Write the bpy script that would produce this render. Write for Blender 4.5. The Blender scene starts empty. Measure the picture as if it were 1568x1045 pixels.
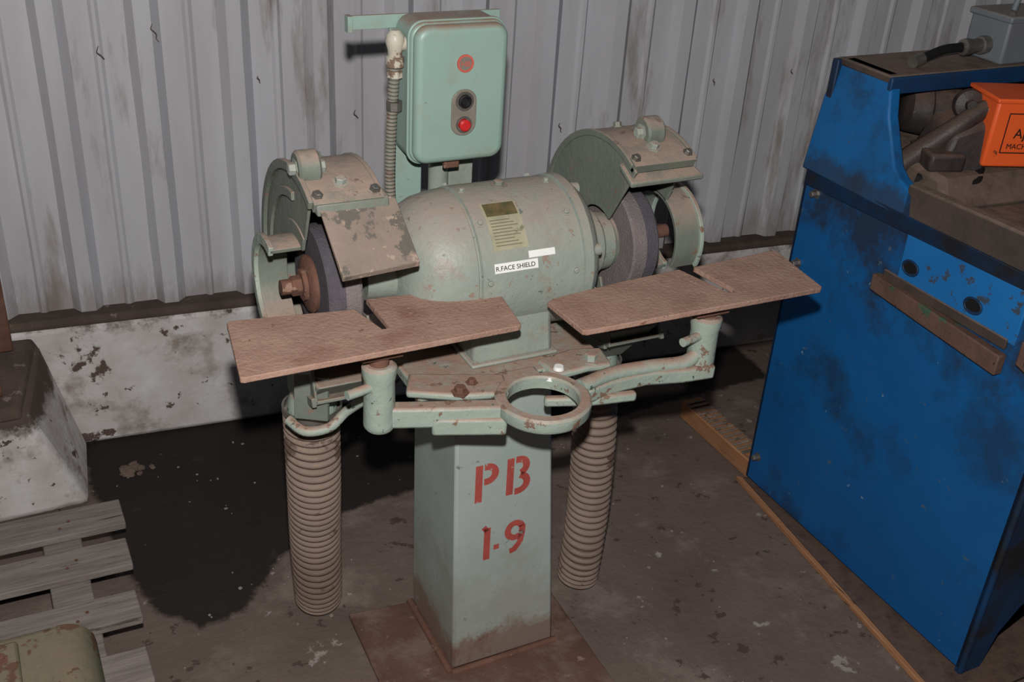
import bpy, bmesh, math, random
from mathutils import Vector, Matrix, geometry
random.seed(7)
S=bpy.context.scene
S.view_settings.view_transform='Standard'
C=bpy.context.collection

# ---------------------------------------------------------------- materials
def lin(c):
    return tuple(((x/255)/12.92 if x/255<=0.04045 else ((x/255+0.055)/1.055)**2.4) for x in c)+(1,)
def mat(name,c1,c2,scale=6,rough=.6,metal=0,bump=.15,bscale=120,patch=None,pth=.62,pscale=14,
        patch2=None,p2th=.66,p2scale=40,dust=None,dustamt=.8,stretch=(1,1,1),grime=None,gth=.55,gscale=2.5,spec=.3,
        zg=None,zg2=None,attr=None):
    m=bpy.data.materials.new(name); m.use_nodes=True
    n=m.node_tree.nodes; l=m.node_tree.links
    b=n['Principled BSDF']
    tc=n.new('ShaderNodeTexCoord'); mp=n.new('ShaderNodeMapping'); mp.inputs['Scale'].default_value=stretch
    l.new(tc.outputs['Object'],mp.inputs['Vector'])
    def noise(sc,det=5,ro=.6,vec=None,off=0):
        t=n.new('ShaderNodeTexNoise'); t.inputs['Scale'].default_value=sc
        t.inputs['Detail'].default_value=det; t.inputs['Roughness'].default_value=ro
        if off:
            mm=n.new('ShaderNodeMapping'); mm.inputs['Location'].default_value=(off,off*1.7,off*.6)
            l.new(vec or mp.outputs['Vector'],mm.inputs['Vector']); l.new(mm.outputs['Vector'],t.inputs['Vector'])
        else: l.new(vec or mp.outputs['Vector'],t.inputs['Vector'])
        return t.outputs['Fac']
    def ramp(src,a,bb):
        r=n.new('ShaderNodeMapRange'); r.inputs[1].default_value=a; r.inputs[2].default_value=bb
        l.new(src,r.inputs[0]); return r.outputs[0]
    def mix(f,a,bb):
        x=n.new('ShaderNodeMix'); x.data_type='RGBA'
        l.new(f,x.inputs[0])
        for v,i in((a,6),(bb,7)):
            if isinstance(v,tuple): x.inputs[i].default_value=v
            else: l.new(v,x.inputs[i])
        return x.outputs[2]
    def math_(op,a,bb):
        x=n.new('ShaderNodeMath'); x.operation=op
        for v,i in((a,0),(bb,1)):
            if isinstance(v,(int,float)): x.inputs[i].default_value=v
            else: l.new(v,x.inputs[i])
        return x.outputs[0]
    col=mix(ramp(noise(scale),.3,.7),lin(c1),lin(c2))
    if grime: col=mix(ramp(noise(gscale,6,.65,off=11),gth,gth+.12),col,lin(grime))
    if dust:
        g=n.new('ShaderNodeNewGeometry'); s=n.new('ShaderNodeSeparateXYZ'); l.new(g.outputs['Normal'],s.inputs[0])
        r=ramp(s.outputs['Z'],.3,.9)
        f=math_('MULTIPLY',math_('MULTIPLY',r,ramp(noise(25,4,.7,off=3),.15,.55)),dustamt)
        col=mix(f,col,lin(dust))
    for k,zz in enumerate((zg,zg2)):
        if zz:
            s=n.new('ShaderNodeSeparateXYZ'); l.new(tc.outputs['Object'],s.inputs[0])
            f=math_('ADD',ramp(s.outputs['Z'],zz[0],zz[1]),math_('MULTIPLY',math_('SUBTRACT',noise(zz[3],8,.78,off=21+k*7),.5),2.2))
            col=mix(math_('MULTIPLY',ramp(f,.5,.85),zz[4]),col,lin(zz[2]))
    if patch: col=mix(ramp(noise(pscale,7,.65,off=5),pth,pth+.03),col,lin(patch))
    if patch2: col=mix(ramp(noise(p2scale,5,.6,off=8),p2th,p2th+.03),col,lin(patch2))
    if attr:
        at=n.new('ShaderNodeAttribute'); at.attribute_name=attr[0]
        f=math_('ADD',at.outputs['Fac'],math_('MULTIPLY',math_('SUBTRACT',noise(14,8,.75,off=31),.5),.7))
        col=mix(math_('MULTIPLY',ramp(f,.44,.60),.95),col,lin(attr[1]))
    l.new(col,b.inputs['Base Color'])
    b.inputs['Roughness'].default_value=rough; b.inputs['Metallic'].default_value=metal
    b.inputs['Specular IOR Level'].default_value=spec
    if bump:
        bp=n.new('ShaderNodeBump'); bp.inputs['Strength'].default_value=bump; bp.inputs['Distance'].default_value=.004
        l.new(noise(bscale,4,.6),bp.inputs['Height']); l.new(bp.outputs[0],b.inputs['Normal'])
    return m
M={}
M['green']=mat('green_grey_cast_paint',(128,137,128),(144,150,141),scale=9,rough=.46,bump=.45,bscale=60,patch=(136,116,103),pth=.63,pscale=44,patch2=(100,106,98),p2th=.66,p2scale=70,grime=(134,126,116),gth=.56,gscale=14,dust=(152,139,127),dustamt=.95)
M['arm']=mat('green_arm_paint_worn',(136,150,139),(150,160,148),scale=12,rough=.5,bump=.5,bscale=55,patch=(120,96,82),pth=.60,pscale=34,patch2=(64,86,72),p2th=.66,p2scale=60,dust=(150,124,109),dustamt=1)
M['guard']=mat('guard_grey_green_paint',(96,103,94),(114,118,108),scale=8,rough=.55,bump=.35,bscale=70,patch=(118,98,86),pth=.62,pscale=30,dust=(152,132,118),dustamt=1)
M['ped']=mat('pedestal_pale_green_paint',(148,159,152),(164,172,166),scale=5,rough=.4,bump=.08,bscale=25,patch=(124,104,92),pth=.70,pscale=34,patch2=(110,118,112),p2th=.68,p2scale=55,zg=(.160,.055,(108,67,52),9,1.0),zg2=(.60,.0,(142,136,126),5,.55))
M['box']=mat('switch_box_green_paint',(132,156,146),(140,162,152),scale=4,rough=.38,bump=.05,bscale=60,patch=(120,94,78),pth=.68,pscale=32,patch2=(108,100,86),p2th=.69,p2scale=70,grime=(138,146,134),gth=.56,gscale=9,dust=(142,112,94),dustamt=.9)
M['rustplate']=mat('rusty_work_rest',(160,130,114),(143,112,98),scale=16,rough=.8,bump=.6,bscale=130,grime=(136,102,88),gth=.55,gscale=9,patch=(170,142,126),pth=.64,pscale=70,patch2=(122,86,72),p2th=.66,p2scale=55)
M['rust']=mat('brown_rust',(114,80,66),(88,61,50),scale=14,rough=.85,bump=.6,bscale=80,patch=(136,108,92),pth=.60,pscale=24)
M['base']=mat('dusty_rusted_base_plate',(104,76,64),(84,60,50),scale=7,rough=.85,bump=.6,bscale=70,grime=(112,92,82),gth=.50,gscale=8,patch=(128,104,92),pth=.62,pscale=24)
M['bar']=mat('dark_scuffed_bar',(104,78,66),(84,62,54),scale=14,rough=.7,bump=.5,bscale=80,patch=(62,84,66),pth=.56,pscale=12,patch2=(58,46,42),p2th=.62)
M['darkrust']=mat('dusty_spark_plate',(134,118,106),(118,104,94),scale=14,rough=.6,bump=.3,bscale=80,patch=(94,88,80),pth=.54,pscale=20,patch2=(154,134,120),p2th=.62)
M['wheel']=mat('abrasive_wheel',(120,111,109),(104,97,97),scale=40,rough=.95,bump=.8,bscale=260)
M['wheeld']=mat('abrasive_wheel_dark',(86,81,86),(74,70,76),scale=40,rough=.95,bump=.8,bscale=260)
M['hose']=mat('ribbed_hose_rubber',(120,102,90),(100,84,74),scale=7,rough=.75,bump=.2,dust=(148,130,116),dustamt=.7,patch=(88,71,61),pth=.60,pscale=12)
M['black']=mat('black_interior',(14,13,13),(22,20,19),rough=.8)
M['steel']=mat('dull_steel',(140,136,130),(110,104,98),scale=20,rough=.4,metal=.7,bump=.1)
M['cream']=mat('cream_painted_fitting',(190,184,168),(166,156,140),scale=20,rough=.4,bump=.1,patch=(120,100,84),pth=.56,pscale=40)
M['brass']=mat('nameplate_metal',(170,164,138),(148,144,120),scale=30,rough=.4,metal=.1,bump=.1,bscale=300,patch=(120,120,98),pth=.6,pscale=40)
M['plateprint']=mat('nameplate_print',(118,112,88),(102,98,78),rough=.5,bump=0)
M['plated']=mat('nameplate_dark',(70,72,48),(112,94,64),scale=60,rough=.5,bump=.1)
M['label']=mat('white_label',(228,228,224),(214,212,208),rough=.5,bump=0)
M['ink']=mat('black_ink',(20,20,22),(28,28,28),rough=.6,bump=0)
M['crackd']=mat('flaked_paint_brown',(84,70,62),(104,88,78),rough=.9,bump=0)
M['red']=mat('red_button',(205,45,45),(180,36,38),rough=.35,bump=0)
M['redlogo']=mat('red_badge',(190,92,80),(172,78,66),rough=.5,bump=0)
M['sten']=mat('red_stencil_paint',(170,80,72),(154,68,60),scale=30,rough=.6,bump=0,patch=(164,158,150),pth=.62,pscale=60)
M['ctrl']=mat('control_plate',(128,120,108),(110,104,94),scale=30,rough=.5,bump=.1)
M['wall']=mat('white_painted_corrugated_steel',(190,190,194),(170,168,171),scale=3,rough=.5,bump=.12,bscale=30,stretch=(1.6,1.6,.3),grime=(140,131,125),gth=.56,gscale=5,patch=(96,82,74),pth=.745,pscale=12,zg=(.60,.34,(126,113,105),7,.5))
M['kerb']=mat('whitewashed_concrete',(212,208,206),(184,176,171),scale=9,rough=.9,bump=1,bscale=16,grime=(150,138,130),gth=.54,gscale=6,patch=(92,76,68),pth=.62,pscale=11,patch2=(84,72,64),p2th=.66,p2scale=30,zg=(.27,.40,(92,80,73),9,1.0))
M['pier']=mat('whitewashed_pier_concrete',(206,202,199),(176,168,162),scale=9,rough=.9,bump=1,bscale=16,grime=(140,128,120),gth=.52,gscale=7,patch=(92,76,68),pth=.62,pscale=13,patch2=(84,72,64),p2th=.64,p2scale=30,zg=(.16,.27,(86,73,66),10,1.0))
M['kerbtop']=mat('dirty_concrete_top',(92,79,71),(68,57,51),scale=9,rough=.95,bump=.9,bscale=35,patch=(124,110,102),pth=.62,pscale=12)
M['blue']=mat('blue_machine_paint',(20,90,148),(16,78,134),scale=3,rough=.42,bump=.06,bscale=30,grime=(28,64,100),gth=.52,gscale=3.2,patch=(70,90,108),pth=.66,pscale=34,patch2=(112,138,158),p2th=.71,p2scale=34,zg=(.40,.98,(38,46,58),5,.85))
M['blueh']=mat('blue_hood_paint',(22,98,156),(18,88,144),scale=3,rough=.42,bump=.06,bscale=30,grime=(30,68,106),gth=.55,gscale=6,patch=(60,80,100),pth=.65,pscale=30,zg=(.985,.90,(44,50,58),9,.7))
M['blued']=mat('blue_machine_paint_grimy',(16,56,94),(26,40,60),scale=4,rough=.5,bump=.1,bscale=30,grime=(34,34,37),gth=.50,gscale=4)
M['bluel']=mat('light_blue_panel',(36,114,176),(28,100,162),scale=4,rough=.4,bump=.05,patch=(60,70,84),pth=.58,pscale=20)
M['grime']=mat('grimy_tray_metal',(82,68,60),(54,47,44),scale=8,rough=.7,bump=.4,bscale=60,dust=(118,100,89),dustamt=.95)
M['iron']=mat('oily_cast_iron',(44,40,40),(66,56,52),scale=18,rough=.5,bump=.4,bscale=70,dust=(104,84,74),dustamt=.8)
M['orange']=mat('orange_enamel',(228,96,44),(214,84,38),scale=6,rough=.45,bump=.05,patch=(110,60,40),pth=.66,pscale=26)
M['greybox']=mat('grey_junction_box',(108,114,118),(96,100,104),scale=6,rough=.5,bump=.1,dust=(130,116,106))
M['wood']=mat('raw_timber',(170,124,88),(146,100,70),scale=8,rough=.8,bump=.3,stretch=(12,1,12),patch=(80,60,48),pth=.62,pscale=6)
M['pallet']=mat('weathered_pallet_wood',(144,134,128),(108,98,92),scale=6,rough=.9,bump=.5,bscale=40,stretch=(1,14,6),patch=(78,68,62),pth=.64,pscale=5)
M['tank']=mat('olive_green_casting',(92,98,80),(104,100,78),scale=9,rough=.55,bump=.3,bscale=60,patch=(98,72,56),pth=.56,pscale=14,dust=(128,112,92),dustamt=.7)
M['debris']=mat('pale_rubble',(150,140,132),(120,108,100),scale=60,rough=.9,bump=.2)
M['rubble']=mat('brown_mortar_rubble',(122,104,94),(92,76,68),scale=30,rough=.95,bump=.6)
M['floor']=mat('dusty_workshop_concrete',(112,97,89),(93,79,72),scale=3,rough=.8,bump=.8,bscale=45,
          grime=(122,108,100),gth=.54,gscale=5,patch=(146,137,130),pth=.63,pscale=10,patch2=(76,63,56),p2th=.63,p2scale=22,attr=('floor_shade',(32,27,25)))  # attr mixes the painted floor shadow into the base colour

# ---------------------------------------------------------------- helpers
def group(name,loc=(0,0,0)):
    e=bpy.data.objects.new(name,None); e.empty_display_size=.1; e.location=loc; C.objects.link(e); return e
def link(o,parent):
    C.objects.link(o)
    if parent is not None:
        o.parent=parent; o.matrix_parent_inverse=Matrix.Translation(-Vector(parent.location))
    return o
def finish(bm,name,m,parent=None,bevel=0,ang=35,seg=2):
    bmesh.ops.remove_doubles(bm,verts=bm.verts,dist=1e-6)
    bmesh.ops.recalc_face_normals(bm,faces=bm.faces)
    for f in bm.faces: f.smooth=True
    for e in bm.edges:
        if len(e.link_faces)!=2 or e.calc_face_angle(0)>math.radians(ang): e.smooth=False
    me=bpy.data.meshes.new(name); bm.to_mesh(me); bm.free()
    ms=m if isinstance(m,(list,tuple)) else [m]
    for x in ms: me.materials.append(M[x])
    o=bpy.data.objects.new(name,me); link(o,parent)
    if bevel:
        b=o.modifiers.new('bevel','BEVEL'); b.width=bevel; b.segments=seg; b.limit_method='ANGLE'; b.angle_limit=math.radians(40)
    return o
def box(name,x,y,z,m,parent=None,bevel=.002,rot=None,piv=None):
    bm=bmesh.new(); bmesh.ops.create_cube(bm,size=1)
    c=Vector(((x[0]+x[1])/2,(y[0]+y[1])/2,(z[0]+z[1])/2)); s=Vector((x[1]-x[0],y[1]-y[0],z[1]-z[0]))
    for v in bm.verts: v.co=Vector((v.co.x*s.x,v.co.y*s.y,v.co.z*s.z))+c
    if rot:
        p=Vector(piv) if piv else c
        R=Matrix.Rotation(math.radians(rot[1]),3,rot[0])
        for v in bm.verts: v.co=R@(v.co-p)+p
    return finish(bm,name,m,parent,bevel)
def hexa(name,P,m,parent=None,bevel=.002):
    """P: 4 bottom, 4 top"""
    bm=bmesh.new(); v=[bm.verts.new(p) for p in P]
    for f in((0,1,2,3),(4,5,6,7),(0,1,5,4),(1,2,6,5),(2,3,7,6),(3,0,4,7)): bm.faces.new([v[i] for i in f])
    return finish(bm,name,m,parent,bevel)
def prism(name,pts,ext,m,parent=None,bevel=0):
    bm=bmesh.new(); e=Vector(ext)
    a=[bm.verts.new(Vector(p)) for p in pts]; b=[bm.verts.new(Vector(p)+e) for p in pts]
    f1=bm.faces.new(a); f2=bm.faces.new(b)
    n=len(pts)
    for i in range(n): bm.faces.new([a[i],a[(i+1)%n],b[(i+1)%n],b[i]])
    if not bevel: bmesh.ops.triangulate(bm,faces=[f1,f2])
    return finish(bm,name,m,parent,bevel)
def frame(d):
    d=Vector(d).normalized(); a=Vector((0,0,1)) if abs(d.z)<.9 else Vector((1,0,0))
    u=d.cross(a).normalized(); w=d.cross(u).normalized(); return d,u,w
def lathe(name,o,axis,prof,m,parent=None,seg=48,bevel=0,ang=35):
    d,u,w=frame(axis); o=Vector(o); bm=bmesh.new(); rings=[]
    for t,r in prof:
        if r<1e-5: rings.append([bm.verts.new(o+d*t)])
        else: rings.append([bm.verts.new(o+d*t+(u*math.cos(2*math.pi*i/seg)+w*math.sin(2*math.pi*i/seg))*r) for i in range(seg)])
    for A,B in zip(rings,rings[1:]):
        for i in range(seg):
            j=(i+1)%seg
            if len(A)==1 and len(B)==1: continue
            if len(A)==1: bm.faces.new([A[0],B[i],B[j]])
            elif len(B)==1: bm.faces.new([A[i],A[j],B[0]])
            else: bm.faces.new([A[i],A[j],B[j],B[i]])
    return finish(bm,name,m,parent,bevel,ang)
def cyl(name,p0,p1,r,m,parent=None,r2=None,seg=32,bevel=0):
    p0=Vector(p0);p1=Vector(p1);L=(p1-p0).length; r2=r if r2 is None else r2
    return lathe(name,p0,p1-p0,[(0,0),(0,r),(L,r2),(L,0)],m,parent,seg,bevel)
def bolt(name,p,d,r,m,parent=None,h=None):
    d=Vector(d).normalized(); h=h or r*.9; p=Vector(p)
    return lathe(name,p-d*.002,d,[(0,0),(0,r*1.6),(.003,r*1.6),(.003,r),(.003+h,r),(.003+h*1.15,r*.8),(.003+h*1.15,0)],m,parent,6)
def tube(name,pts,r,m,parent=None,seg=14,closed=False,rad=None,sub=6):
    P=[Vector(p) for p in pts]; n=len(P); Q=[];RR=[]
    def cr(a,b,c,d,t): return .5*((2*b)+(-a+c)*t+(2*a-5*b+4*c-d)*t*t+(-a+3*b-3*c+d)*t**3)
    rad=rad or [r]*n
    for i in range(n-1 if not closed else n):
        if closed: a,b,c,d=P[i-1],P[i],P[(i+1)%n],P[(i+2)%n]; r0,r1=rad[i],rad[(i+1)%n]
        else: a,b,c,d=P[max(i-1,0)],P[i],P[i+1],P[min(i+2,n-1)]; r0,r1=rad[i],rad[i+1]
        for k in range(sub): Q.append(cr(a,b,c,d,k/sub)); RR.append(r0+(r1-r0)*k/sub)
    if not closed: Q.append(P[-1]); RR.append(rad[-1])
    bm=bmesh.new(); rings=[]; N=len(Q); pu=None
    for i,q in enumerate(Q):
        t=(Q[(i+1)%N]-Q[i-1]) if closed else (Q[min(i+1,N-1)]-Q[max(i-1,0)])
        t.normalize()
        if pu is None: _,u,_w=frame(t)
        else: u=(pu-t*pu.dot(t)).normalized()
        pu=u; w=t.cross(u)
        rings.append([bm.verts.new(q+(u*math.cos(2*math.pi*k/seg)+w*math.sin(2*math.pi*k/seg))*RR[i]) for k in range(seg)])
    for i in range(N if closed else N-1):
        A=rings[i];B=rings[(i+1)%N]
        for k in range(seg): bm.faces.new([A[k],A[(k+1)%seg],B[(k+1)%seg],B[k]])
    if not closed: bm.faces.new(rings[0]); bm.faces.new(rings[-1])
    return finish(bm,name,m,parent,0,60)
def slab(name,corners,outline,th,m,parent=None,bevel=.0015):
    FL,FR,BR,BL=[Vector(c) for c in corners]
    def mp(s,t): return (FL*(1-s)+FR*s)*(1-t)+(BL*(1-s)+BR*s)*t
    return prism(name,[mp(s,t) for s,t in outline],(0,0,-th),m,parent,bevel)
def stroke(name,segs,w,o,m,parent=None):
    """flat strokes in XZ plane facing -Y"""
    bm=bmesh.new(); o=Vector(o)
    for pts in segs:
        P=[Vector((p[0],0,p[1])) for p in pts]; L=[];R=[]
        for i,p in enumerate(P):
            t=(P[min(i+1,len(P)-1)]-P[max(i-1,0)]).normalized(); nn=Vector((-t.z,0,t.x))*w/2
            L.append(bm.verts.new(o+p+nn)); R.append(bm.verts.new(o+p-nn))
        for i in range(len(P)-1): bm.faces.new([L[i],L[i+1],R[i+1],R[i]])
    return finish(bm,name,m,parent)
def arc(cx,cz,rx,rz,a0,a1,n=10):
    return [(cx+rx*math.cos(math.radians(a0+(a1-a0)*i/n)),cz+rz*math.sin(math.radians(a0+(a1-a0)*i/n))) for i in range(n+1)]
def text(name,s,loc,rot,size,m,parent=None):
    cu=bpy.data.curves.new(name,'FONT'); cu.body=s; cu.size=size; cu.extrude=.0003; cu.align_x='LEFT'
    o=bpy.data.objects.new(name,cu); cu.materials.append(M[m]); o.location=loc; o.rotation_euler=rot
    return link(o,parent)

# ---------------------------------------------------------------- camera + light
FPX=1657/1568*1920
th=math.radians(29); yaw=math.radians(28)
fh=Vector((math.sin(yaw),math.cos(yaw),0)); Rl=Vector((math.cos(yaw),-math.sin(yaw),0))
fwd=fh*math.cos(th)-Vector((0,0,1))*math.sin(th); U=fh*math.sin(th)+Vector((0,0,1))*math.cos(th)
ro=math.radians(3.84)
cx=Rl*math.cos(ro)+U*math.sin(ro); cy=-Rl*math.sin(ro)+U*math.cos(ro); cz=-fwd
cam=bpy.data.cameras.new('camera'); co=bpy.data.objects.new('camera',cam); C.objects.link(co)
cam.sensor_width=36; cam.lens=FPX/1920*36; cam.clip_start=.02
mw=Matrix((cx,cy,cz)).transposed().to_4x4(); mw.translation=Vector((-.816,-1.60,1.70)); co.matrix_world=mw
S.camera=co
L=bpy.data.lights.new('camera_flash','POINT'); L.energy=170; L.shadow_soft_size=.02; L.color=(1,.98,.965)
lo=bpy.data.objects.new('camera_flash',L); lo.location=mw.translation+cy*.15; C.objects.link(lo)
w=bpy.data.worlds.new('world'); S.world=w; w.use_nodes=True
w.node_tree.nodes['Background'].inputs[0].default_value=(.8,.88,1,1); w.node_tree.nodes['Background'].inputs[1].default_value=.03

# ---------------------------------------------------------------- room
# shadow on the floor by the kerb and behind the rests, painted into the colour
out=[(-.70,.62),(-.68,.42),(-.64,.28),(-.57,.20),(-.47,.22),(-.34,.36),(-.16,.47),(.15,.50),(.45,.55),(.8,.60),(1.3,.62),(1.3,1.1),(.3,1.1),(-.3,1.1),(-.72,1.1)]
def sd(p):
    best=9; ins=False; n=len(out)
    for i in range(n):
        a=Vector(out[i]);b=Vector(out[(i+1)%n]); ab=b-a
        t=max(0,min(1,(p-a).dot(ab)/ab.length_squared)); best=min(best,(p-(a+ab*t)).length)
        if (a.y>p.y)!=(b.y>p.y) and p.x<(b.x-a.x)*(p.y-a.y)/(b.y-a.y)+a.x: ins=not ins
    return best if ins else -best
bm=bmesh.new(); NX,NY=240,180
vs=[[bm.verts.new((-4+8*i/NX,-3+6*j/NY,0)) for j in range(NY+1)] for i in range(NX+1)]
for i in range(NX):
    for j in range(NY): bm.faces.new([vs[i][j],vs[i+1][j],vs[i+1][j+1],vs[i][j+1]])
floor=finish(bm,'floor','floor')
at=floor.data.attributes.new('floor_shade','FLOAT','POINT')
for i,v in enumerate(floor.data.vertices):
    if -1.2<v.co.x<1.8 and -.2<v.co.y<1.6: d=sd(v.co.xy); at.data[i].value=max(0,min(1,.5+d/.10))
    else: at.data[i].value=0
al=math.radians(-5); W=Vector((math.cos(al),math.sin(al),0)); Nn=Vector((-W.y,W.x,0))
W0=Vector((-.8,1.06,0))
def wp(s,d,z): return W0+W*s+Nn*d+Vector((0,0,z))
pr=[]; s=-2.03; per=.203
while s<3.2:
    pr+= [(s,0),(s+.050,0),(s+.057,-.007),(s+.066,-.007),(s+.073,0),(s+.128,0),(s+.146,-.026),(s+.182,-.026)]
    s+=per
bm=bmesh.new(); rows=[]
for z in (.375,.55,.75,1.0,1.3,1.7,2.6):
    rows.append([bm.verts.new(wp(a+random.uniform(-.0015,.0015),b+random.uniform(-.0012,.0012),z)) for a,b in pr])
for A,B in zip(rows,rows[1:]):
    for i in range(len(A)-1): bm.faces.new([A[i],A[i+1],B[i+1],B[i]])
wall=finish(bm,'wall_back','wall',None,0,12)
# flaked paint marks on the wall
for s0,z0,L_ in ((.27,1.02,.036),(.39,1.07,.028),(.86,.845,.026),(1.43,.78,.018),(1.9,.885,.014),(2.16,.90,.018),(.62,.95,.012)):
    pts=[wp(s0+dx*L_,-.0272,z0+dz*L_) for dx,dz in ((-.1,.6),(-.25,.2),(-.05,0),(.15,-.25),(.12,-.6),(.3,-.85))]
    if random.random()<.5: pts=pts[:4]
    tube('paint_flake',pts,.002,'crackd',wall,6,rad=[.0006,.0014,.0017,.0016,.0011,.0005][:len(pts)],sub=3)
hexP=lambda s0,s1,d0,d1,z0,z1:[wp(s0,d0,z0),wp(s1,d0,z0),wp(s1,d1,z0),wp(s0,d1,z0),wp(s0,d0,z1),wp(s1,d0,z1),wp(s1,d1,z1),wp(s0,d1,z1)]
kb=hexa('concrete_kerb',hexP(-2,3.2,-.06,.2,0,.355),'kerb',wall,.014)
kt=hexa('kerb_cap',hexP(-2,3.2,-.056,.2,.345,.374),'kerbtop',wall,.012)
pier=hexa('concrete_pier',[(-2,.70,0),(-.715,.72,0),(-.69,.985,0),(-2,1.095,0),(-2,.74,.27),(-.83,.76,.27),(-.765,.985,.335),(-2,1.095,.335)],'pier',None,.02)
hexa('pier_cap',[(-2,.735,.255),(-.832,.755,.255),(-.766,.984,.315),(-2,1.094,.32),(-2,.748,.284),(-.838,.768,.282),(-.780,.982,.347),(-2,1.092,.347)],'kerbtop',pier,.008)
g=group('rusty_steel_bracket',(-.98,.88,.345))
box('upright',(-.93,-.825),(.93,.965),(.345,.58),'rust',g,.003)
box('foot_plate',(-1.3,-.865),(.79,.94),(.322,.340),'rust',g,.003,('X',14))
bolt('foot_bolt',(-.90,.85,.338),(0,-.22,1),.010,'rust',g)

# debris
bm=bmesh.new()
for k in range(300):
    x=random.uniform(-1.2,.85); y=random.uniform(-.9,.9); r=random.choice([.0012,.0015,.002,.002,.0025,.0035])
    if -.28<x<.2 and -.36<y<.12: continue
    if x<-.66 and y<.6: continue
    mt=Matrix.Translation((x,y,r*.4))@Matrix.Diagonal((r*random.uniform(.8,1.8),r*random.uniform(.8,1.6),r*.7,1))
    bmesh.ops.create_icosphere(bm,subdivisions=1,radius=1,matrix=mt)
finish(bm,'floor_debris','debris')
bm=bmesh.new()
for k in range(26):
    x=-.60+random.gauss(0,.022); y=.83+random.gauss(0,.018); r=random.uniform(.004,.012)
    mt=Matrix.Translation((x,y,r*.45))@Matrix.Rotation(random.uniform(0,3),4,'Z')@Matrix.Diagonal((r*random.uniform(.8,1.6),r,r*.7,1))
    bmesh.ops.create_icosphere(bm,subdivisions=1,radius=1,matrix=mt)
for v in bm.verts: v.co+=Vector((random.uniform(-1,1),random.uniform(-1,1),0))*.0015
finish(bm,'mortar_rubble','rubble')

# ---------------------------------------------------------------- pedestal grinder
G=group('pedestal_grinder',(-.02,0,0))
prism('base_plate',[(-.275,-.36,0),(.175,-.37,0),(.182,.06,0),(-.265,.112,0)],(0,0,.010),'base',G,.003)
YB,YT=-.126,-.112
hexa('column',[(-.12,YB,.010),(.115,YB,.010),(.115,.10,.010),(-.12,.10,.010),(-.13,YT,.73),(.06,YT,.73),(.06,.09,.73),(-.13,.09,.73)],'ped',G,.006)
for nm,a in (('weld_front',[(-.125,-.133,.009),(0,-.133,.010),(.12,-.131,.009)]),('weld_side',[(-.127,-.133,.009),(-.127,0,.011),(-.126,.10,.009)])):
    tube(nm,a,.008,'rust',G,8)
def fy(z): return YB+(YT-YB)*(z-.010)/.72
def sten(name,segs,w,o):
    ob=stroke(name,segs,w,(o[0],0,o[1]),'sten',G)
    for v in ob.data.vertices: v.co.y+=fy(v.co.z)-.0006
sten('stencil_P',[[(0,0),(0,.085)],[(.011,.079)]+arc(.016,.062,.018,.017,85,-85)+[(.011,.045)]],.0150,(-.078,.425))
sten('stencil_B',[[(0,0),(0,.085)],[(.011,.079)]+arc(.018,.063,.016,.016,85,-75),arc(.016,.024,.021,.019,75,-85)+[(.011,.005)]],.0150,(-.012,.425))
sten('stencil_1',[[(0,0),(0,.078)],[(-.009,.073),(0,.079)]],.0140,(-.055,.28))
sten('stencil_dot',[[(0,0),(0,.012)]],.012,(-.034,.30))
sten('stencil_9',[arc(0,.055,.016,.018,20,345,18),[(.016,.064),(.016,.045),(.012,.022),(.0,.007),(-.010,.005)]],.0140,(.006,.28))

prism('top_plate',[(-.235,-.19,.728),(.12,-.20,.728),(.12,.10,.728),(-.235,.10,.728)],(0,0,.022),'arm',G,.004)
hexa('motor_foot',[(-.115,-.150,.75),(.04,-.150,.75),(.04,.09,.75),(-.115,.09,.75),(-.112,-.132,.87),(.037,-.132,.87),(.037,.085,.87),(-.112,.085,.87)],'green',G,.01)
box('foot_flange',(-.122,.046),(-.156,.1),(.75,.757),'green',G,.003)
MY,MZ=-.02,.892
prof=[(-.275,0),(-.275,.042),(-.225,.046),(-.222,.06),(-.216,.080),(-.205,.098),(-.188,.113),(-.165,.124),(-.14,.129),(-.117,.1315),(-.113,.1315),(-.111,.1285),(-.108,.1285),(-.106,.134),(.078,.134),(.081,.134),(.083,.130),(.086,.130),(.088,.136),(.104,.136),(.113,.130),(.124,.118),(.132,.104),(.139,.082),(.142,.066),(.170,.062),(.176,.056),(.198,.054),(.200,0)]
lathe('motor_body',(0,MY,MZ),(1,0,0),prof,'green',G,72,0,28)
def cp(x,a,r): a=math.radians(a); return Vector((x,MY-r*math.cos(a),MZ+r*math.sin(a)))
def cdir(a): a=math.radians(a); return Vector((0,-math.cos(a),math.sin(a)))
def patch(name,x0,x1,a0,a1,r,m,par,th=.0015):
    bm=bmesh.new(); n=10
    A=[[bm.verts.new(cp(x,a0+(a1-a0)*i/n,rr)) for i in range(n+1)] for x,rr in ((x0,r),(x1,r),(x1,r+th),(x0,r+th))]
    for q in range(4):
        for i in range(n): bm.faces.new([A[q][i],A[q][i+1],A[(q+1)%4][i+1],A[(q+1)%4][i]])
    bm.faces.new([A[q][0] for q in range(4)]); bm.faces.new([A[q][n] for q in range(4)])
    return finish(bm,name,m,par)
patch('nameplate',-.083,-.018,30,68,.1335,'brass',G)
patch('nameplate_header',-.079,-.022,56,67,.1350,'plated',G)
for i in range(9): patch('nameplate_line',-.077,-.028-(i%3)*.006,33+i*2.4,33.7+i*2.4,.135,'plateprint',G,.0003)
patch('shield_label',-.085,-.004,14,21,.1335,'label',G,.0008)
patch('shield_tag',-.02,.030,22,27,.1335,'label',G,.0008)
text('label_text','R.FACE SHIELD',cp(-.0835,15.7,.1347),(math.radians(90-17.5),0,0),.0112,'ink',G)
for x in (-.095,.068):
    for a in (8,52,88,120): bolt('frame_bolt',cp(x,a,.134),cdir(a),.005,'green',G)
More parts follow.
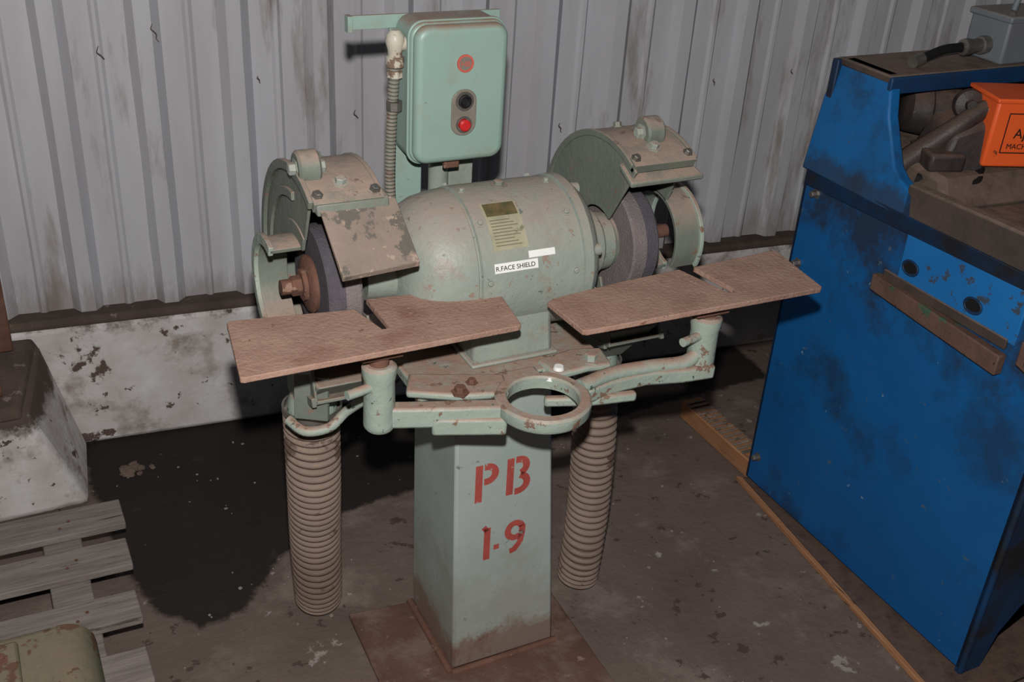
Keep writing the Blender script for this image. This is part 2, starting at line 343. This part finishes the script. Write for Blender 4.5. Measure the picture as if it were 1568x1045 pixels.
for a in (20,80,140,-20): lathe('bell_lug',cp(.110,a,.122),(1,0,0),[(-.012,0),(-.012,.012),(.012,.011),(.014,0)],'green',G,14)
bolt('eye_boss',cp(-.02,92,.134),(0,0,1),.010,'guard',G,.006)

# wheels, guards
def guard(side,xi,xo,wx,ear,shr):
    sg=1 if xo>xi else -1
    P=lambda x,a,r: Vector((x,MY-r*math.cos(math.radians(a)),MZ+r*math.sin(math.radians(a))))
    w0,w1=wx
    cyl(side+'_shaft',(xi,MY,MZ),(xo+sg*.030,MY,MZ),.013,'rust',G,seg=24)
    h=abs(w1-w0)*.5
    lathe(side+'_wheel',(w0,MY,MZ),(sg,0,0),[(0,0),(0,.097),(.004,.100),(h,.100),(h+.001,.098)],'wheel',G,64)
    lathe(side+'_wheel_face',(w0+sg*h,MY,MZ),(sg,0,0),[(0,.098),(.001,.099),(h-.004,.099),(h,.096),(h,0)],'wheeld',G,64)
    lathe(side+'_flange_out',(w1,MY,MZ),(sg,0,0),[(0,0),(0,.048),(.006,.050),(.010,.045),(.012,.028),(.018,.026),(.018,0)],'rust',G,40)
    lathe(side+'_flange_in',(w0,MY,MZ),(-sg,0,0),[(0,0),(0,.05),(.006,.05),(.010,.035),(.010,0)],'guard',G,40)
    bolt(side+'_spindle_nut',(w1+sg*.018,MY,MZ),(sg,0,0),.017,'rust',G,.015)
    R=.205; n=36
    def shell(name,x0,x1,a0,a1,ro_,ri_,m):
        bm=bmesh.new(); rr=[]
        for i in range(n+1):
            a=a0+(a1-a0)*i/n
            rr.append([bm.verts.new(P(x0,a,ro_)),bm.verts.new(P(x1,a,ro_)),bm.verts.new(P(x1,a,ri_)),bm.verts.new(P(x0,a,ri_))])
        for A,B in zip(rr,rr[1:]):
            for k in range(4): bm.faces.new([A[k],A[(k+1)%4],B[(k+1)%4],B[k]])
        bm.faces.new(rr[0]); bm.faces.new(rr[-1])
        return finish(bm,name,m,G,.0012)
    shell(side+'_guard_band',xi,xo,62,292,R,R-.006,'guard')
    shell(side+'_guard_inner_plate',xi,xi+sg*.005,58,296,R-.002,.068,'guard')
    shell(side+'_guard_outer_plate',xo-sg*.005,xo,66,292,R-.002,.108,'guard')
    shell(side+'_guard_rim_out',xo-sg*.002,xo+sg*.006,62,292,R+.004,R-.012,'guard')
    shell(side+'_guard_rim_in',xi-sg*.003,xi+sg*.004,62,292,R+.002,R-.010,'guard')
    shell(side+'_guard_lip',xi,xo,60,66,R+.006,R-.012,'guard')
    shell(side+'_guard_rib',xo,xo+sg*.006,90,200,.165,.150,'guard')
    shell(side+'_nut_shroud',xo-sg*.004,xo+sg*.052,shr[0],shr[1],.088,.080,'guard')
    shell(side+'_nut_shroud_lip',xo+sg*.046,xo+sg*.054,shr[0],shr[1],.094,.076,'arm')
    shell(side+'_shroud_web',xo-sg*.004,xo+sg*.002,66,292,.112,.084,'guard')
    # hinge ear: cast cheek with bolt
    q=P(ear,84,R+.008)
    lathe(side+'_hinge_ear',q-Vector((.018,0,0)),(1,0,0),[(0,0),(0,.024),(.004,.028),(.032,.028),(.036,.024),(.036,0)],'guard',G,28)
    bolt(side+'_hinge_bolt',q+Vector((.018,0,0)),(1,0,0),.010,'green',G)
    bolt(side+'_hinge_bolt_out',q-Vector((.018,0,0)),(-1,0,0),.010,'green',G)
    mx=(xi+xo)/2
    bolt(side+'_band_bolt',P(mx,73,R),P(mx,73,1)-P(mx,73,0),.009,'green',G)
    bolt(side+'_band_bolt_b',P(mx,108,R),P(mx,108,1)-P(mx,108,0),.008,'guard',G)
    bolt(side+'_lip_bolt',P(xi+sg*.010,65,R+.006),(0,-.5,.86),.006,'steel',G)
    bolt(side+'_lip_bolt2',P(xo-sg*.010,65,R+.006),(0,-.5,.86),.006,'steel',G)
    return P
guard('left',-.27,-.382,(-.303,-.360),-.368,(70,300))
guard('right',.185,.312,(.208,.264),.262,(-28,262))
hexa('spark_shield',[(-.374,-.122,1.064),(-.250,-.120,1.064),(-.236,-.186,.978),(-.366,-.204,.980),
                     (-.374,-.118,1.072),(-.250,-.116,1.072),(-.236,-.190,.988),(-.366,-.208,.990)],'darkrust',G,.002)
hexa('shield_bracket',[(-.378,-.100,1.055),(-.262,-.100,1.055),(-.262,-.128,1.055),(-.378,-.128,1.055),(-.378,-.095,1.078),(-.262,-.095,1.078),(-.262,-.124,1.074),(-.378,-.124,1.074)],'guard',G,.003)
hexa('spark_lip_right',[(.178,-.085,1.056),(.312,-.085,1.056),(.330,-.128,1.036),(.178,-.128,1.036),(.178,-.083,1.068),(.312,-.083,1.068),(.330,-.130,1.046),(.178,-.130,1.046)],'guard',G,.003)

# work rests (tables)
slab('left_work_rest',[(-.540,-.268,.886),(-.088,-.262,.886),(-.065,-.112,.882),(-.520,-.100,.890)],
     [(0,.02),(.012,0),(.985,0),(1,.03),(1,.86),(.95,1.0),(.575,1.08),(.50,1.08),(.535,.45),(.525,.42),(.51,.42),(.445,.90),(.02,1),(0,.97)],.010,'rustplate',G)
slab('right_work_rest',[(.006,-.298,.876),(.497,-.304,.876),(.512,-.145,.880),(.0,-.170,.874)],
     [(0,.03),(.015,0),(.985,0),(1,.03),(1,.97),(.985,1),(.62,1.0),(.665,.32),(.655,.26),(.635,.26),(.56,1.02),(.30,1.02),(.03,.96),(0,.9)],.010,'rustplate',G)
def post(side,x,y,top):
    lathe(side+'_rest_post',(x,y,.715),(0,0,1),[(0,0),(0,.022),(.006,.026),(.012,.026),(.09,.025),(.105,.028),(.115,.028),(.12,.022),(.12,0)],'arm',G,32)
    cyl(side+'_rest_stem',(x,y,.83),(x,y,top-.012),.016,'rust',G)
    box(side+'_rest_clamp',(x-.035,x+.035),(y-.02,y+.02),(top-.036,top-.011),'rust',G,.004)
    bolt(side+'_clamp_screw',(x+.035,y,top-.024),(1,0,0),.009,'rust',G,.02)
    cyl(side+'_lock_screw',(x-.02,y-.01,.80),(x-.06,y-.02,.80),.008,'arm',G)
post('left',-.312,-.215,.886)
post('right',.285,-.255,.876)
def arm(name,pts,hw,z0,z1,m='arm'):
    P=[Vector((p[0],p[1],0)) for p in pts];L_=[];R_=[]
    for i,p in enumerate(P):
        t=(P[min(i+1,len(P)-1)]-P[max(i-1,0)]).normalized(); nn=Vector((-t.y,t.x,0))*(hw[i] if isinstance(hw,list) else hw)
        L_.append(p+nn);R_.append(p-nn)
    o=L_+R_[::-1]
    return prism(name,[(v.x,v.y,z0) for v in o],(0,0,z1-z0),m,G,.005)
arm('left_arm_bar',[(-.325,-.212),(-.26,-.235),(-.20,-.255),(-.115,-.282)],.014,.720,.758)
arm('left_arm_slide',[(-.245,-.165),(-.17,-.20),(-.09,-.225)],[.03,.035,.03],.744,.758)
arm('left_arm_web',[(-.235,-.25),(-.18,-.27),(-.12,-.292)],.010,.706,.738)
bolt('slide_bolt',(-.175,-.225,.758),(0,0,1),.010,'rust',G)
bolt('slide_bolt_2',(-.145,-.205,.758),(0,0,1),.007,'rust',G)
arm('right_arm_bar',[(.02,-.262),(.09,-.245),(.17,-.246),(.24,-.262),(.30,-.262)],[.022,.022,.018,.018,.024],.716,.744)
tube('right_arm_rib',[(.03,-.268,.748),(.10,-.252,.750),(.18,-.252,.748),(.25,-.262,.750),(.285,-.258,.775)],.013,'arm',G)
arm('right_arm_slide',[(.0,-.20),(.07,-.19),(.12,-.20)],[.03,.034,.03],.742,.756)
bolt('right_slide_bolt',(.085,-.205,.756),(0,0,1),.012,'arm',G)
arm('right_strap',[(-.02,-.235),(.06,-.262),(.14,-.275)],.008,.702,.720)
for q in ((.015,-.215,.757),(-.01,-.232,.752)): lathe('white_washer',q,(0,0,1),[(0,0),(0,.010),(.006,.008),(.006,0)],'label',G,16)
bm=bmesh.new(); n=56; rr=[]
for i in range(n):
    a=2*math.pi*i/n; d=Vector((math.cos(a),math.sin(a),0)); c=Vector((-.052,-.286,.750))
    pr_=[(.061,-.014),(.077,-.016),(.081,-.010),(.081,.006),(.077,.010),(.063,.010),(.060,.006)]
    rr.append([bm.verts.new(c+d*r+Vector((0,0,z))) for r,z in pr_])
for i in range(n):
    A=rr[i];B=rr[(i+1)%n]
    for k in range(7): bm.faces.new([A[k],A[(k+1)%7],B[(k+1)%7],B[k]])
finish(bm,'cup_holder_ring','arm',G)
arm('ring_neck',[(-.050,-.222),(-.050,-.18)],.035,.730,.752)
tube('column_lead',[(-.10,-.20,.715),(-.085,-.15,.66),(-.06,-.128,.655),(-.09,-.12,.70)],.004,'guard',G,8)

# dust hoods and hoses
def hood(side,x0,x1,hx,hy,hz,r):
    hexa(side+'_dust_hood',[(hx-.035,hy-.035,hz),(hx+.035,hy-.035,hz),(hx+.035,hy+.035,hz),(hx-.035,hy+.035,hz),(x0,-.10,.735),(x1,-.10,.735),(x1,.10,.735),(x0,.10,.735)],'guard',G,.004)
    lathe(side+'_hose_collar',(hx,hy,hz-.045),(0,0,1),[(0,r-.001),(.03,r-.001),(.05,r-.008),(.05,r-.012)],'arm',G,36)
    lathe(side+'_hose_clamp',(hx,hy,hz-.03),(0,0,1),[(0,r+.004),(0,r+.008),(.012,r+.008),(.012,r+.004)],'steel',G,36)
hood('left',-.378,-.272,-.358,.01,.655,.046); hood('right',.19,.30,.235,.005,.635,.043)
tube('left_clamp_bracket',[(-.42,-.06,.66),(-.40,-.09,.65),(-.36,-.10,.655),(-.33,-.10,.68),(-.30,-.13,.72)],.009,'arm',G,10)
hexa('left_hood_blade',[(-.41,-.06,.66),(-.36,-.09,.66),(-.355,-.08,.74),(-.405,-.05,.74),(-.405,-.055,.66),(-.355,-.085,.66),(-.35,-.075,.74),(-.40,-.045,.74)],'guard',G,.001)
def hose(nm,pts,r,period,parent):
    P=[Vector(p) for p in pts]; Q=[]
    def cr(a,b,c,d,t): return .5*((2*b)+(-a+c)*t+(2*a-5*b+4*c-d)*t*t+(-a+3*b-3*c+d)*t**3)
    n=len(P); tot=sum((P[i+1]-P[i]).length for i in range(n-1)); K=int(tot/period)*8
    for i in range(K+1):
        f=i/K*(n-1); k=min(int(f),n-2); Q.append(cr(P[max(k-1,0)],P[k],P[k+1],P[min(k+2,n-1)],f-k))
    bm=bmesh.new(); seg=40; rings=[]
    for i,q in enumerate(Q):
        t=(Q[min(i+1,K)]-Q[max(i-1,0)]).normalized(); u=Vector((1,0,0)); u=(u-t*u.dot(t)).normalized(); ww=t.cross(u)
        rings.append([])
        for k in range(seg):
            ph=2*math.pi*(i/8+k/seg); s_=math.sin(ph); rad=r+.0042*(1 if s_>0 else -1)*abs(s_)**.55
            rings[-1].append(bm.verts.new(q+(u*math.cos(2*math.pi*k/seg)+ww*math.sin(2*math.pi*k/seg))*rad))
    for A,B in zip(rings,rings[1:]):
        for k in range(seg): bm.faces.new([A[k],A[(k+1)%seg],B[(k+1)%seg],B[k]])
    t=(Q[-1]-Q[-2]).normalized()
    inner=[bm.verts.new(v.co*1+ (Q[-1]-v.co)*.14) for v in rings[-1]]; deep=[bm.verts.new(v.co-t*.12) for v in inner]
    for A,B in ((rings[-1],inner),(inner,deep)):
        for k in range(seg): bm.faces.new([A[k],A[(k+1)%seg],B[(k+1)%seg],B[k]])
    bm.faces.new(deep)
    return finish(bm,nm,'hose',parent,0,60)
hose('left_exhaust_hose',[(-.360,.01,.625),(-.354,.03,.46),(-.340,.085,.27),(-.315,.165,.040)],.0475,.0180,G)
hose('right_exhaust_hose',[(.235,.005,.605),(.246,.0,.42),(.258,.01,.22),(.258,.02,.022)],.0435,.0175,G)

# switch box on its post
B=group('motor_starter_switch',(-.043,.14,1.03))
def rbox(name,x,y,z,r,m,par,seg=8,bev=.01):
    pts=[]
    for cx_,cz_,a0 in ((x[1]-r,z[1]-r,0),(x[0]+r,z[1]-r,90),(x[0]+r,z[0]+r,180),(x[1]-r,z[0]+r,270)):
        for i in range(seg+1):
            a=math.radians(a0+90*i/seg); pts.append((cx_+r*math.cos(a),y[0],cz_+r*math.sin(a)))
    o=prism(name,pts,(0,y[1]-y[0],0),m,par,bev); o.modifiers['bevel'].segments=4; return o
rbox('case',(-.133,.046),(.118,.195),(1.026,1.276),.026,'box',B,bev=.006)
rbox('cover',(-.130,.044),(.100,.128),(1.029,1.273),.026,'box',B,bev=.012)
rbox('cover_flange',(-.136,.049),(.126,.134),(1.023,1.279),.028,'box',B,bev=.002)
def ring(name,x,z,r0,r1,y,m,dz=1.0,th=.003):
    bm=bmesh.new(); n=40; A=[]
    for i in range(n):
        a=2*math.pi*i/n
        A.append([bm.verts.new((x+r*math.cos(a),yy,z+r*math.sin(a)*dz)) for r,yy in ((r0,y),(r1,y),(r1,y-th),(r0,y-th))])
    for i in range(n):
        for k in range(4): bm.faces.new([A[i][k],A[i][(k+1)%4],A[(i+1)%n][(k+1)%4],A[(i+1)%n][k]])
    return finish(bm,name,m,B)
bx=-.040
ring('badge_ring',bx,1.208,.012,.0155,.1,'redlogo'); cyl('badge_disc',(bx,.100,1.208),(bx,.0985,1.208),.0125,'ctrl',B)
text('badge_text','HB',(bx-.009,.0978,1.2025),(math.radians(90),0,0),.014,'redlogo',B)
pts=[(bx+.024*math.cos(math.radians(a)),.1005,1.141+.022*math.sin(math.radians(a))) for a in range(0,181,15)]+[(bx+.024*math.cos(math.radians(a)),.1005,1.101+.022*math.sin(math.radians(a))) for a in range(180,361,15)]
prism('control_plate',pts,(0,-.004,0),'ctrl',B,.0015)
ring('start_ring',bx,1.142,.0125,.017,.097,'steel'); lathe('start_button',(bx,.097,1.142),(0,-1,0),[(0,0),(0,.012),(.005,.012),(.006,.009),(.002,.006),(.002,0)],'ink',B,24)
ring('stop_ring',bx,1.100,.0115,.015,.097,'steel'); lathe('stop_button',(bx,.097,1.100),(0,-1,0),[(0,0),(0,.0105),(.009,.0105),(.011,.008),(.011,0)],'red',B,24)
bolt('cover_screw_low',(bx,.126,1.022),(0,-1,0),.004,'steel',B)
box('hinge_tab',(-.065,-.035),(.12,.13),(1.011,1.028),'rust',B,.002)
box('mount_strap',(-.215,.070),(.197,.203),(1.250,1.274),'box',B,.001)
box('strap_end',(-.222,-.213),(.185,.203),(1.248,1.276),'box',B,.001)
box('flat_post',(-.14,-.075),(.203,.212),(.752,1.27),'box',B,.002)
cyl('round_post',(-.04,.205,.751),(-.04,.205,1.10),.019,'green',B)
box('post_plate',(-.02,.03),(.200,.208),(.752,1.10),'green',B,.002)
box('post_foot',(-.15,.05),(.104,.235),(.738,.752),'green',B,.002)
lathe('conduit_elbow',(-.150,.15,1.225),(0,0,1),[(-.03,.0),(-.03,.012),(-.028,.016),(-.012,.016),(-.01,.012),(.0,.013),(.014,.017),(.026,.015),(.034,.008),(.034,0)],'cream',B,20)
cyl('conduit_nipple',(-.13,.15,1.235),(-.155,.15,1.235),.012,'cream',B)
cyl('conduit_gland',(-.151,.15,1.135),(-.151,.15,1.120),.015,'steel',B,seg=8)
cyl('conduit_gland_2',(-.150,.15,1.19),(-.150,.15,1.178),.014,'cream',B,seg=8)
pth=[Vector((-.150,.15,1.20-.0035*i)) for i in range(0,110)]
for i,p in enumerate(pth): p.x+= -.004*math.sin(i/110*3)+ .02*max(0,(i-60)/50)**2; p.y+=.012*math.sin(i/40)
tube('flexible_conduit',pth,.01,'guard',B,12,rad=[.0105 if i%2 else .0080 for i in range(len(pth))],sub=1)

# ---------------------------------------------------------------- blue machine
K=group('industrial_machine_cabinet',(1.18,-.18,0))
x0=.872
box('side_panel',(x0,x0+.012),(-.56,.195),(.02,.89),'blue',K,.004)
box('back_panel',(x0,1.5),(.185,.197),(.02,.89),'blued',K,.003)
box('far_panel',(1.488,1.5),(-.56,.195),(.02,.89),'blued',K,.003)
prism('front_panel',[(x0,-.56,.0),(.93,-.56,.0),(.955,-.56,.10),(1.0,-.56,.16),(1.10,-.56,.19),(1.5,-.56,.19),(1.5,-.56,.89),(x0,-.56,.89)],(0,.014,0),'blued',K,0)
box('top_deck',(x0,1.5),(-.56,.195),(.875,.892),'grime',K,.002)
box('inner_base',(.90,1.47),(-.52,.17),(.19,.20),'black',K,.001)
tube('corner_seam',[(x0,-.56,.02),(x0,-.56,.45),(x0,-.56,.88)],.007,'blued',K,8)
def LX(z): return .862+(z-.885)*.17
def yz(pts): return [(LX(z),y,z) for y,z in pts]
prism('hood_side',yz([(.205,.885),(.21,1.05),(.195,1.125),(.185,1.138),(.050,1.138),(.036,1.128),(.010,1.06),(-.050,.972),(-.075,.955),(-.12,.94),(-.14,.885)]),(.03,0,0),'blueh',K,.005)
prism('tray_side',yz([(-.11,.884),(-.10,.955),(-.30,.962),(-.62,.970),(-.62,.900)]),(.03,0,0),'grime',K,.005)
prism('tray_skirt',[(x0-.006,.19,.850),(x0-.006,.19,.892),(x0-.016,-.62,.905),(x0-.004,-.62,.872)],(.01,0,0),'blued',K,.002)
box('tray_floor',(.88,1.52),(-.62,.19),(.893,.905),'grime',K,.002)
box('hood_back',(.89,1.52),(.185,.205),(.89,1.135),'blued',K,.003)
box('hood_shelf',(.90,1.52),(.035,.20),(1.122,1.138),'grime',K,.004)
box('hood_shelf_lip',(.90,1.52),(.030,.042),(1.10,1.136),'blued',K,.003)
box('pocket_panel',(x0-.004,x0+.002),(-.445,-.135),(.757,.868),'bluel',K,.002)
for yy,zz in ((-.165,.795),(-.335,.790)):
    ringpts=[(x0-.0045,yy+.018*math.cos(a*math.pi/8),zz+.012*math.sin(a*math.pi/8)) for a in range(16)]
    prism('pocket_hole',ringpts,(-.0012,0,0),'black',K)
    tube('pocket_hole_rim',[(x0-.006,yy+.021*math.cos(a*math.pi/8),zz+.015*math.sin(a*math.pi/8)) for a in range(16)],.0025,'blued',K,8,True,sub=1)
hexa('rusty_bar',[(x0-.022,-.435,.690),(x0,-.435,.690),(x0,-.085,.712),(x0-.022,-.085,.712),(x0-.022,-.435,.733),(x0,-.435,.733),(x0,-.085,.750),(x0-.022,-.085,.750)],'bar',K,.003)
box('bar_backplate',(x0-.008,x0),(-.43,-.10),(.742,.764),'grime',K,.002)
hexa('rusty_bar_2',[(x0-.022,-.60,.70),(x0,-.60,.70),(x0,-.47,.735),(x0-.022,-.47,.735),(x0-.022,-.60,.76),(x0,-.60,.76),(x0,-.47,.785),(x0-.022,-.47,.785)],'bar',K,.003)
for p in ((x0,.165,.66),(x0,.165,.10),(x0,.15,.84)):
    bolt('panel_bolt',p,(-1,0,0),.008,'steel',K,.014)
lathe('spindle_motor',(1.02,.10,1.045),(1,-.55,-.05),[(0,0),(0,.03),(.01,.05),(.05,.055),(.055,.05),(.12,.052),(.125,.04),(.15,.03),(.15,0)],'iron',K,32)
lathe('spindle_cap',(1.10,.0,1.075),(-.6,-.8,.2),[(0,0),(0,.03),(.02,.034),(.035,.03),(.04,.012),(.055,.01),(.055,0)],'iron',K,28)
for i in range(9): lathe('spring_coil',(.925,.10,1.035+.009*i),(0,0,1),[(0,.012),(.003,.017),(.006,.012),(.003,.009),(0,.012)],'steel',K,16)
cyl('spring_rod',(.925,.10,.9),(.925,.10,1.13),.007,'steel',K)
tube('swing_arm',[(.95,.02,.93),(1.0,.0,.98),(1.04,-.03,1.03),(1.09,-.05,1.075),(1.12,-.06,1.09)],.022,'iron',K,12,rad=[.03,.026,.022,.02,.016])
bolt('arm_bolt',(1.10,-.075,1.085),(-.3,-.9,.3),.011,'steel',K)
hexa('cast_bed',[(.93,-.16,.905),(1.45,-.20,.905),(1.45,.16,.905),(.93,.16,.905),(.97,-.10,.955),(1.42,-.14,.965),(1.42,.14,.985),(.97,.14,.975)],'grime',K,.012)
hexa('arm_casting',[(1.00,-.06,.95),(1.09,-.10,.95),(1.12,.02,.95),(1.01,.05,.95),(1.03,-.05,1.03),(1.10,-.085,1.06),(1.12,.02,1.08),(1.04,.04,1.05)],'iron',K,.010)
box('bed_block',(.98,1.06),(-.08,.03),(.955,.995),'iron',K,.008,('Z',-20))
box('bed_rail',(1.05,1.5),(-.34,-.30),(.905,.945),'iron',K,.006)
box('bed_slot',(1.10,1.5),(-.26,-.22),(.902,.93),'black',K,.004)
tube('coolant_hose',[(.96,-.04,.935),(1.0,-.10,.93),(1.06,-.11,.94),(1.10,-.07,.96)],.014,'black',K,10)
O=group('orange_drive_housing',(1.2,-.06,1.0)); O.parent=K; O.matrix_parent_inverse=Matrix.Translation(-Vector(K.location))
ra=-20; Rz=('Z',ra); pv=(1.075,-.10,1.0)
box('housing',(1.075,1.45),(-.10,.02),(.970,1.115),'orange',O,.006,Rz,pv)
box('housing_top_lip',(1.07,1.455),(-.106,.02),(1.108,1.118),'orange',O,.003,Rz,pv)
box('label_panel',(1.105,1.42),(-.1018,-.10),(1.005,1.085),'orange',O,.0005,Rz,pv)
for z in (1.003,1.087): box('label_line',(1.105,1.42),(-.1030,-.1015),(z-.001,z+.001),'ink',O,.0003,Rz,pv)
box('label_line_v',(1.104,1.106),(-.1030,-.1015),(1.003,1.087),'ink',O,.0003,Rz,pv)
R3=Matrix.Rotation(math.radians(ra),3,'Z')
for s_,x_,z_,sz in (('Ajax',1.125,1.035,.03),('MACHINE',1.115,1.012,.016)):
    p=R3@(Vector((x_,-.1032,z_))-Vector(pv))+Vector(pv)
    text('housing_text',s_,p,(math.radians(90),0,math.radians(ra)),sz,'black',O)
box('housing_neck',(1.11,1.23),(-.06,.0),(.95,.985),'iron',O,.004,Rz,pv)
J=group('junction_box',(1.3,.1,1.138))
box('case',(1.225,1.42),(.045,.155),(1.138,1.235),'greybox',J,.006)
box('lid',(1.220,1.425),(.040,.160),(1.228,1.243),'greybox',J,.004)
box('red_sticker',(1.30,1.35),(.0435,.0447),(1.160,1.20),'redlogo',J,.0002)
bolt('lid_screw',(1.24,.06,1.243),(0,0,1),.006,'steel',J)
lathe('hose_fitting',(1.225,.095,1.172),(-1,0,-.03),[(0,0),(0,.02),(.02,.02),(.022,.015),(.05,.015),(.052,.018),(.07,.018),(.072,.011),(.078,.011)],'steel',J,10)
tube('cable_hose',[(1.15,.095,1.17),(1.10,.095,1.168),(1.05,.09,1.158),(1.02,.085,1.152)],.010,'black',J,12)
cyl('cable_end',(1.03,.087,1.154),(1.00,.082,1.149),.013,'steel',J)
tube('loose_cable',[(1.29,.10,1.243),(1.30,.10,1.28),(1.34,.11,1.30),(1.40,.12,1.31)],.007,'greybox',J,10)

T=group('timber_skid',(.86,.3,0))
prism('skid_beam',[(.885,.20,0),(.955,.20,0),(.955,.53,0),(.885,.53,0)],(0,0,.055),'wood',T,.004)
prism('edge_strip',[(.765,-.62,0),(.778,-.62,0),(.866,.20,0),(.853,.21,0)],(0,0,.014),'wood',T,.002)
prism('base_board',[(.782,-.62,0),(1.5,-.62,0),(1.5,.20,0),(.870,.20,0)],(0,0,.010),'iron',T,.001)
for i in range(14): box('wall_plug',(.888,.95),(.24+i*.02,.248+i*.02),(.055,.060),'darkrust',T,.001)

# ---------------------------------------------------------------- pallet and casting
Pm=group('wooden_pallet',(-1.2,.1,0))
for i,(ya,yb) in enumerate(((.46,.555),(.315,.41),(.145,.235),(-.03,.065),(-.20,-.10),(-.36,-.27))):
    prism('deck_board_%d'%(i+1),[(-1.75,ya+.02,.105),(-.665-.008*i,ya,.105),(-.665-.008*i,yb,.105),(-1.75,yb+.02,.105)],(0,0,.018),'pallet',Pm,.003)
for i,xx in enumerate((-.80,-1.22,-1.7)):
    box('stringer_%d'%(i+1),(xx-.04,xx+.04),(-.38,.55),(.02,.105),'pallet',Pm,.003)
for i,yy in enumerate((.49,.09,-.33)):
    box('bottom_board_%d'%(i+1),(-1.75,-.70),(yy-.045,yy+.045),(0,.02),'pallet',Pm,.003)
for i,yy in enumerate((.49,.51,.35,.37,.18,.20)): bolt('nail',(-.80+.02*(i%2),yy,.1225),(0,0,1),.0025,'rust',Pm)
Q=group('green_machine_casting',(-1.1,-.12,.123))
rbox('casing',(-1.45,-.80),(-.42,-.01),(.123,.305),.04,'tank',Q,bev=.02)
tube('casing_end',[(-.835,-.40,.245),(-.835,-.22,.25),(-.835,-.02,.245)],.058,'tank',Q,20)
box('top_plate',(-1.4,-.90),(-.40,-.04),(.300,.314),'tank',Q,.006)
box('slot',(-.990,-.965),(-.24,-.08),(.3135,.3148),'black',Q,.0002)
tube('slot_rim',[(-.960,-.24,.315),(-.960,-.16,.315),(-.960,-.08,.315),(-.977,-.068,.315),(-.995,-.08,.315),(-.995,-.16,.315),(-.995,-.24,.315)],.004,'tank',Q,8)
tube('lifting_handle',[(-1.10,-.07,.314),(-1.10,-.07,.34),(-1.06,-.07,.352),(-1.02,-.07,.34),(-1.02,-.07,.314)],.008,'tank',Q,10)
bolt('casing_bolt',(-.93,-.08,.314),(0,0,1),.009,'rust',Q)
